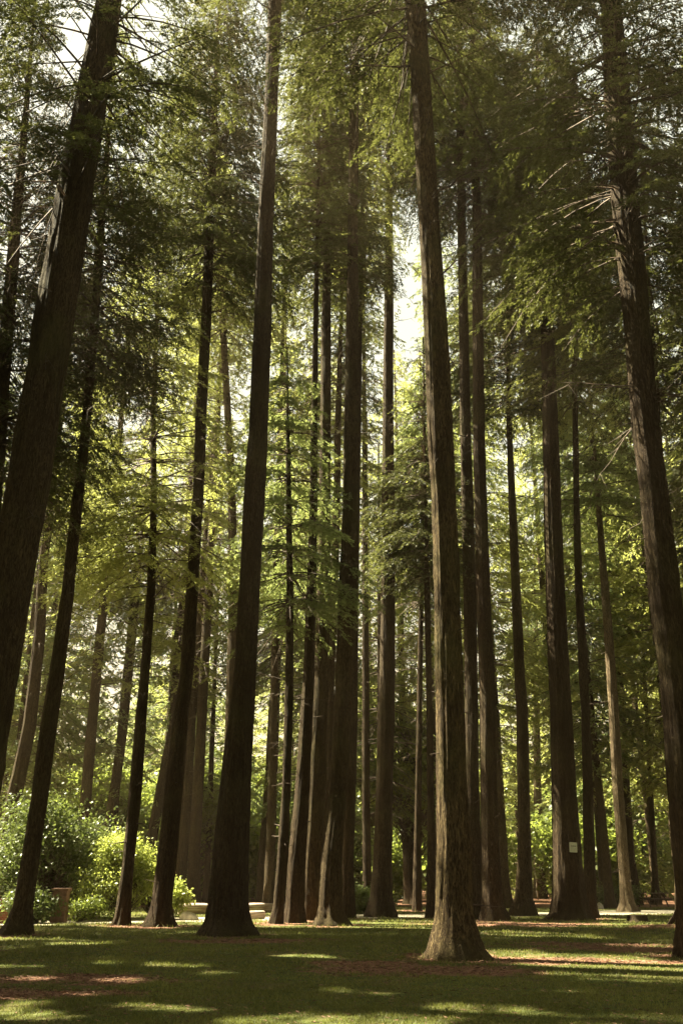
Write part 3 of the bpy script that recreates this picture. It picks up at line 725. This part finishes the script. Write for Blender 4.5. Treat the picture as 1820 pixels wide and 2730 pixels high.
shrub(7, at(985, 2437), 1.3, 1.1, 130, 34, .12, BROAD[2], 'dark undergrowth bush beside the solitary grey-brown trunk')
shrub(8, at(90, 2462), 1.3, 1.0, 120, 34, .12, BROAD[2], 'low dark bush between the leaning trunk and the stone pillar')
shrub(9, at(1102, 2412), 13.0, 3.3, 560, 44, .24, BROAD[1], 'sunlit maple with layered pale leaves right of the grey-brown trunk', 'maple_tree', 'tree', None, True, 2.2, .16)
shrub(10, at(235, 2405), 9.5, 3.4, 420, 40, .24, BROAD[0], 'broadleaf tree with crooked stems behind the big left shrub', 'maple_tree', 'tree', None, False, 2.5, .14)
shrub(11, at(515, 2408), 9.0, 3.0, 420, 40, .24, BROAD[0], 'thin broadleaf tree behind the pale log, left of the massive trunk', 'maple_tree', 'tree', None, False, 2.0, .12)
sp = shrub(12, (-16, 74, 0), 8, 4.2, 420, 40, .30, BROAD[0], 'leafy undergrowth tree along the edge of the wood', 'undergrowth_tree', 'tree', 'undergrowth along the edge of the wood', False, .6, .12)
sp2 = shrub(13, (-9, 77, 0), 5.5, 3.8, 380, 40, .30, BROAD[0], 'leafy undergrowth tree along the edge of the wood', 'undergrowth_tree', 'tree', 'undergrowth along the edge of the wood', True, .4, .10)
sp3 = shrub(14, (-2, 73, 0), 7, 3.6, 380, 40, .30, BROAD[2], 'leafy undergrowth tree along the edge of the wood', 'undergrowth_tree', 'tree', 'undergrowth along the edge of the wood', True, .5, .10)
rg = random.Random(9)
for i in range(30):
    y = rg.uniform(72, 100); x = rg.uniform(-1, 1)*(.38*y+2)
    if x > 12 and y < 68: y += 10
    c = copy_tree((sp, sp2, sp3)[i % 3], (x, y, 0), rg.uniform(0, 6.28), rg.uniform(.7, 1.35), sp['label'], sp['group'])

# ---------------------------------------------------------------- things on the ground
def bm_obj(name, fn, mats, parent=None, loc=None, smooth=False):
    bm = bmesh.new(); fn(bm); me = bpy.data.meshes.new(name)
    if smooth:
        for f in bm.faces: f.smooth = True
    bm.to_mesh(me); bm.free()
    for m in mats: me.materials.append(m)
    return link(name, me, parent, loc)
def add_box(bm, c, s, bev=.01, rot=0):
    r = bmesh.ops.create_cube(bm, size=1); vs_ = r['verts']
    for v in vs_: v.co = Vector((v.co.x*s[0], v.co.y*s[1], v.co.z*s[2]))
    if rot:
        ca, sa = math.cos(rot), math.sin(rot)
        for v in vs_: v.co = Vector((v.co.x*ca-v.co.y*sa, v.co.x*sa+v.co.y*ca, v.co.z))
    for v in vs_: v.co += Vector(c)
    if bev: bmesh.ops.bevel(bm, geom=list({e for v in vs_ for e in v.link_edges}), offset=bev, segments=2, affect='EDGES')
def log_thing(p0, p1, r, label, seed, name='fallen_log'):
    a, b = Vector((p0[0], p0[1], r*.85)), Vector((p1[0], p1[1], r*.85)); L = (b-a).length
    e = empty(name, (a.x, a.y, 0), label, 'log', 'pale logs edging the gravel path')
    ang = math.atan2(b.y-a.y, b.x-a.x); e.rotation_euler = (0, 0, ang)
    rn = np.random.default_rng(seed); n, sg = 16, 20
    xs = np.linspace(0, L, n); th = np.arange(sg)*2*np.pi/sg
    TH, X = np.meshgrid(th, xs)
    rad = r*(1-.12*X/L)*(1+.05*np.sin(3*TH+1)+.04*np.sin(5*TH+X*1.3)+rn.normal(0, .02, TH.shape))
    v = np.stack([X, np.cos(TH)*rad, r*.85+np.sin(TH)*rad+.03*np.sin(X*1.7)], -1).reshape(-1, 3)
    idx = np.arange(n*sg).reshape(n, sg); i0, i1 = idx[:-1], idx[1:]
    f = np.stack([i0, i1, np.roll(i1, -1, 1), np.roll(i0, -1, 1)], -1).reshape(-1, 4)
    link('log_body', qmesh('log_body', v, f, [M_LOG], smooth=True), e)
    for q, row in ((0, v[idx[0]]), (1, v[idx[-1]])):
        c = row.mean(0); vv = np.vstack([row*1.0, c[None]]); vv[:, 0] += (-.003 if q == 0 else .003)
        ff = [(j, (j+1) % sg, sg) for j in range(sg)]
        if q == 0: ff = [(b_, a_, c_) for a_, b_, c_ in ff]
        me = bpy.data.meshes.new('cut_end'); me.from_pydata([tuple(x_) for x_ in vv], [], [tuple(x_) for x_ in ff]); me.materials.append(M_CUT)
        link('cut_end', me, e)
    return e
log_thing(ground(474, 2438), ground(640, 2436), .25, 'long pale log in full sun left of the massive trunk, behind the boulder', 1)
log_thing(ground(650, 2436), ground(800, 2430), .24, 'pale log emerging right of the massive trunk, reddish underside', 2)
log_thing(ground(166, 2448), ground(262, 2449), .17, 'thin pale log beside the brown stone pillar', 3)
log_thing(ground(655, 2455), ground(700, 2453), .19, 'short sawn log lying on the path right of the massive trunk', 4)
def rock(bm, sx, sy, sz, seed):
    bmesh.ops.create_icosphere(bm, subdivisions=4, radius=1)
    rn = random.Random(seed); ph = [(rn.uniform(1.2, 5), Vector((rn.uniform(-1, 1), rn.uniform(-1, 1), rn.uniform(-1, 1))).normalized(), rn.uniform(0, 6)) for _ in range(14)]
    for v in bm.verts:
        d = 1+sum(math.sin(v.co.dot(a)*f+p)*.05 for f, a, p in ph)
        c = v.co*d
        v.co = Vector((c.x*sx, c.y*sy, max(-.1, c.z*sz)))
x, y, _ = at(503, 2456)
tag(bm_obj('boulder', lambda bm: rock(bm, .40, .32, .37, 4), [M_ROCK], None, (x, y, 0), True), 'rounded pale boulder in the sun between the dark fir and massive trunk', 'boulder')
x, y, _ = at(1597, 2424)
tag(bm_obj('boulder', lambda bm: rock(bm, .20, .2, .30, 8), [M_ROCK], None, (x, y, 0), True), 'small upright sunlit rock right of the tree with the notice', 'boulder')
# stone pillar
e = empty('stone_pillar', at(157, 2460), 'square brown stone pillar in the shade beside the big left shrub', 'pillar')
def pil(bm):
    for k in range(6):
        add_box(bm, (.01*((k*7) % 3-1), 0, .10+.185*k), (.54-.015*(k % 2), .52, .182), .018)
bm_obj('shaft', pil, [M_BRICK_STONE], e)
bm_obj('cap', lambda bm: add_box(bm, (0, 0, 1.165), (.64, .62, .09), .02), [M_BRICK_STONE], e)
# brick wall
e = empty('brick_wall', at(-25, 2462), 'low red brick wall with a pale band at the left edge, behind the leaning trunk', 'wall')
bm_obj('lower_course', lambda bm: add_box(bm, (0, 0, .24), (1.9, .3, .48), .01), [M_BRICK], e)
bm_obj('stone_band', lambda bm: add_box(bm, (0, 0, .505), (1.94, .34, .05), .008), [M_ROCK], e)
bm_obj('upper_course', lambda bm: add_box(bm, (-.12, 0, .69), (1.66, .28, .32), .01), [M_BRICK], e)
# stump
e = empty('tree_stump', at(1700, 2458), 'low dark cut stump on the lawn below the pale sunlit trunk', 'stump')
def stump(bm):
    seg = 28
    rings = [(-.1, .52), (0, .46), (.07, .40), (.16, .37), (.245, .36)]
    vs_ = [[bm.verts.new((math.cos(a*2*math.pi/seg)*r*(1+.06*math.sin(5*a*2*math.pi/seg)+.03*math.sin(11*a*2*math.pi/seg)), math.sin(a*2*math.pi/seg)*r*(1+.06*math.sin(5*a*2*math.pi/seg)), z)) for a in range(seg)] for z, r in rings]
    for p, q in zip(vs_[:-1], vs_[1:]):
        for a in range(seg): bm.faces.new((p[a], p[(a+1) % seg], q[(a+1) % seg], q[a]))
bm_obj('stump_body', stump, [BARK[1]], e, None, True)
def disc(bm):
    seg = 28
    bm.faces.new([bm.verts.new((math.cos(a*2*math.pi/seg)*.355, math.sin(a*2*math.pi/seg)*.355, .247)) for a in range(seg)])
bm_obj('cut_face', disc, [M_DARKWOOD], e)
# picnic table
e = empty('picnic_table', at(1742, 2418), 'dark wooden picnic table in the shade at the right, far back', 'picnic table'); e.rotation_euler = (0, 0, R(25))
def planks(bm, z, y0, n, w=.14, L=1.8, th=.04):
    for k in range(n): add_box(bm, (0, y0+(k-(n-1)/2)*(w+.012), z), (L, w, th), .006)
bm_obj('table_top', lambda bm: planks(bm, .74, 0, 5), [M_DARKWOOD], e)
for s in (-1, 1): bm_obj('bench', lambda bm, s=s: planks(bm, .44, s*.68, 2, .13), [M_DARKWOOD], e)
def legs(bm, xx):
    for s in (-1, 1):
        n0 = len(bm.verts)
        add_box(bm, (0, 0, 0), (.045, .09, .80), .004)
        bm.verts.ensure_lookup_table()
        for v in bm.verts[n0:]:
            q = v.co.copy(); ang = s*R(28)
            v.co = Vector((xx+q.x, q.y*math.cos(ang)+q.z*math.sin(ang)+s*.34*1, -q.y*math.sin(ang)+q.z*math.cos(ang)+.355)) if False else Vector((xx+q.x+.05*s*.5, q.y+q.z*-s*.45+s*.34, q.z*.88+.36))
    add_box(bm, (xx+.07, 0, .40), (.04, 1.5, .09), .004)
for s in (-1, 1): bm_obj('leg', lambda bm, s=s: legs(bm, s*.65), [M_DARKWOOD], e)

# notice on the thick trunk
t = [q for q in T if q['label'].startswith('thick trunk with a small white')][0]
Yn = t['Y']-.80
x, z, s = onplane(1527, 2259, Yn)
e = empty('notice_board', (x, Yn, z), 'small white notice with a dark line of writing, nailed to the thick trunk', 'sign')
e.rotation_euler = (0, R(3), 0)
k = s/FPX
bm_obj('board', lambda bm: add_box(bm, (0, 0, 0), (20.5*k, .02, 25*k), .003), [M_WHITE], e)
def ink(bm):
    rn = random.Random(3); xx = -7.2*k
    while xx < 7.0*k:
        w = rn.uniform(1.0, 2.2)*k; add_box(bm, (xx+w/2, -.0125, 3.2*k), (w, .004, 2.2*k), 0); xx += w+.4*k
    for row in range(4):
        xx = -7*k
        while xx < 6.5*k:
            w = rn.uniform(.8, 2.4)*k; add_box(bm, (xx+w/2, -.0115, (-1.5-2.6*row)*k), (w, .002, .35*k), 0); xx += w+.8*k
bm_obj('lettering', ink, [M_INK], e)
for sx in (-1, 1):
    bm_obj('nail', lambda bm, sx=sx: add_box(bm, (sx*8.8*k, -.013, 10.8*k), (.02, .01, .02), .004), [M_INK], e)
# block of wood the notice stands off the curved trunk
bm_obj('mounting_batten', lambda bm: add_box(bm, (0, .12, 0), (6*k, .20, 20*k), .004), [M_POST], e)
# small notice post further back
px, py, _ = at(1433, 2399)
e = empty('notice_post', (px, py, 0), 'small pale notice on a slim post, far back left of the notice tree', 'sign')
k2 = (py/ray(1433, 2399)[1])/FPX
bm_obj('post', lambda bm: add_box(bm, (0, 0, .95), (.11, .09, 1.95), .01), [M_POST], e)
bm_obj('board', lambda bm: add_box(bm, (-1*k2, -.06, 1.72), (9*k2, .02, 15*k2), .003), [M_WHITE], e)
def ink2(bm):
    for row in range(3): add_box(bm, (-1*k2, -.0725, 1.72+(3.5-3.2*row)*k2), (6*k2, .004, .9*k2), 0)
bm_obj('lettering', ink2, [M_INK], e)
# ---------------------------------------------------------------- slight haze, tinted brown and added to lift the shadows
def haze():
    bm = bmesh.new(); bmesh.ops.create_cube(bm, size=1)
    for v in bm.verts: v.co = Vector((v.co.x*1230, v.co.y*1230+40, v.co.z*75+36))
    me = bpy.data.meshes.new('haze'); bm.to_mesh(me); bm.free()
    m = bpy.data.materials.new('warm_lift_haze'); m.use_nodes = True; n = m.node_tree.nodes; l = m.node_tree.links; n.clear()
    o = n.new('ShaderNodeOutputMaterial'); pv = n.new('ShaderNodeVolumePrincipled')
    pv.inputs['Color'].default_value = (.90, .66, .42, 1); pv.inputs['Density'].default_value = .00062; pv.inputs['Anisotropy'].default_value = .3
    l.new(pv.outputs[0], o.inputs['Volume']); me.materials.append(m)
    tag(link('haze', me), 'faint haze between the trunks, added in warm brown to lift the shadows', 'haze', kind='stuff')
haze()
relabel(BG_G, 'tall back-wood conifer')
relabel(BG2_G, 'young sunlit far conifer')
relabel('undergrowth along the edge of the wood', 'leafy undergrowth tree')
print('objects', len(bpy.data.objects), 'faces', NF)
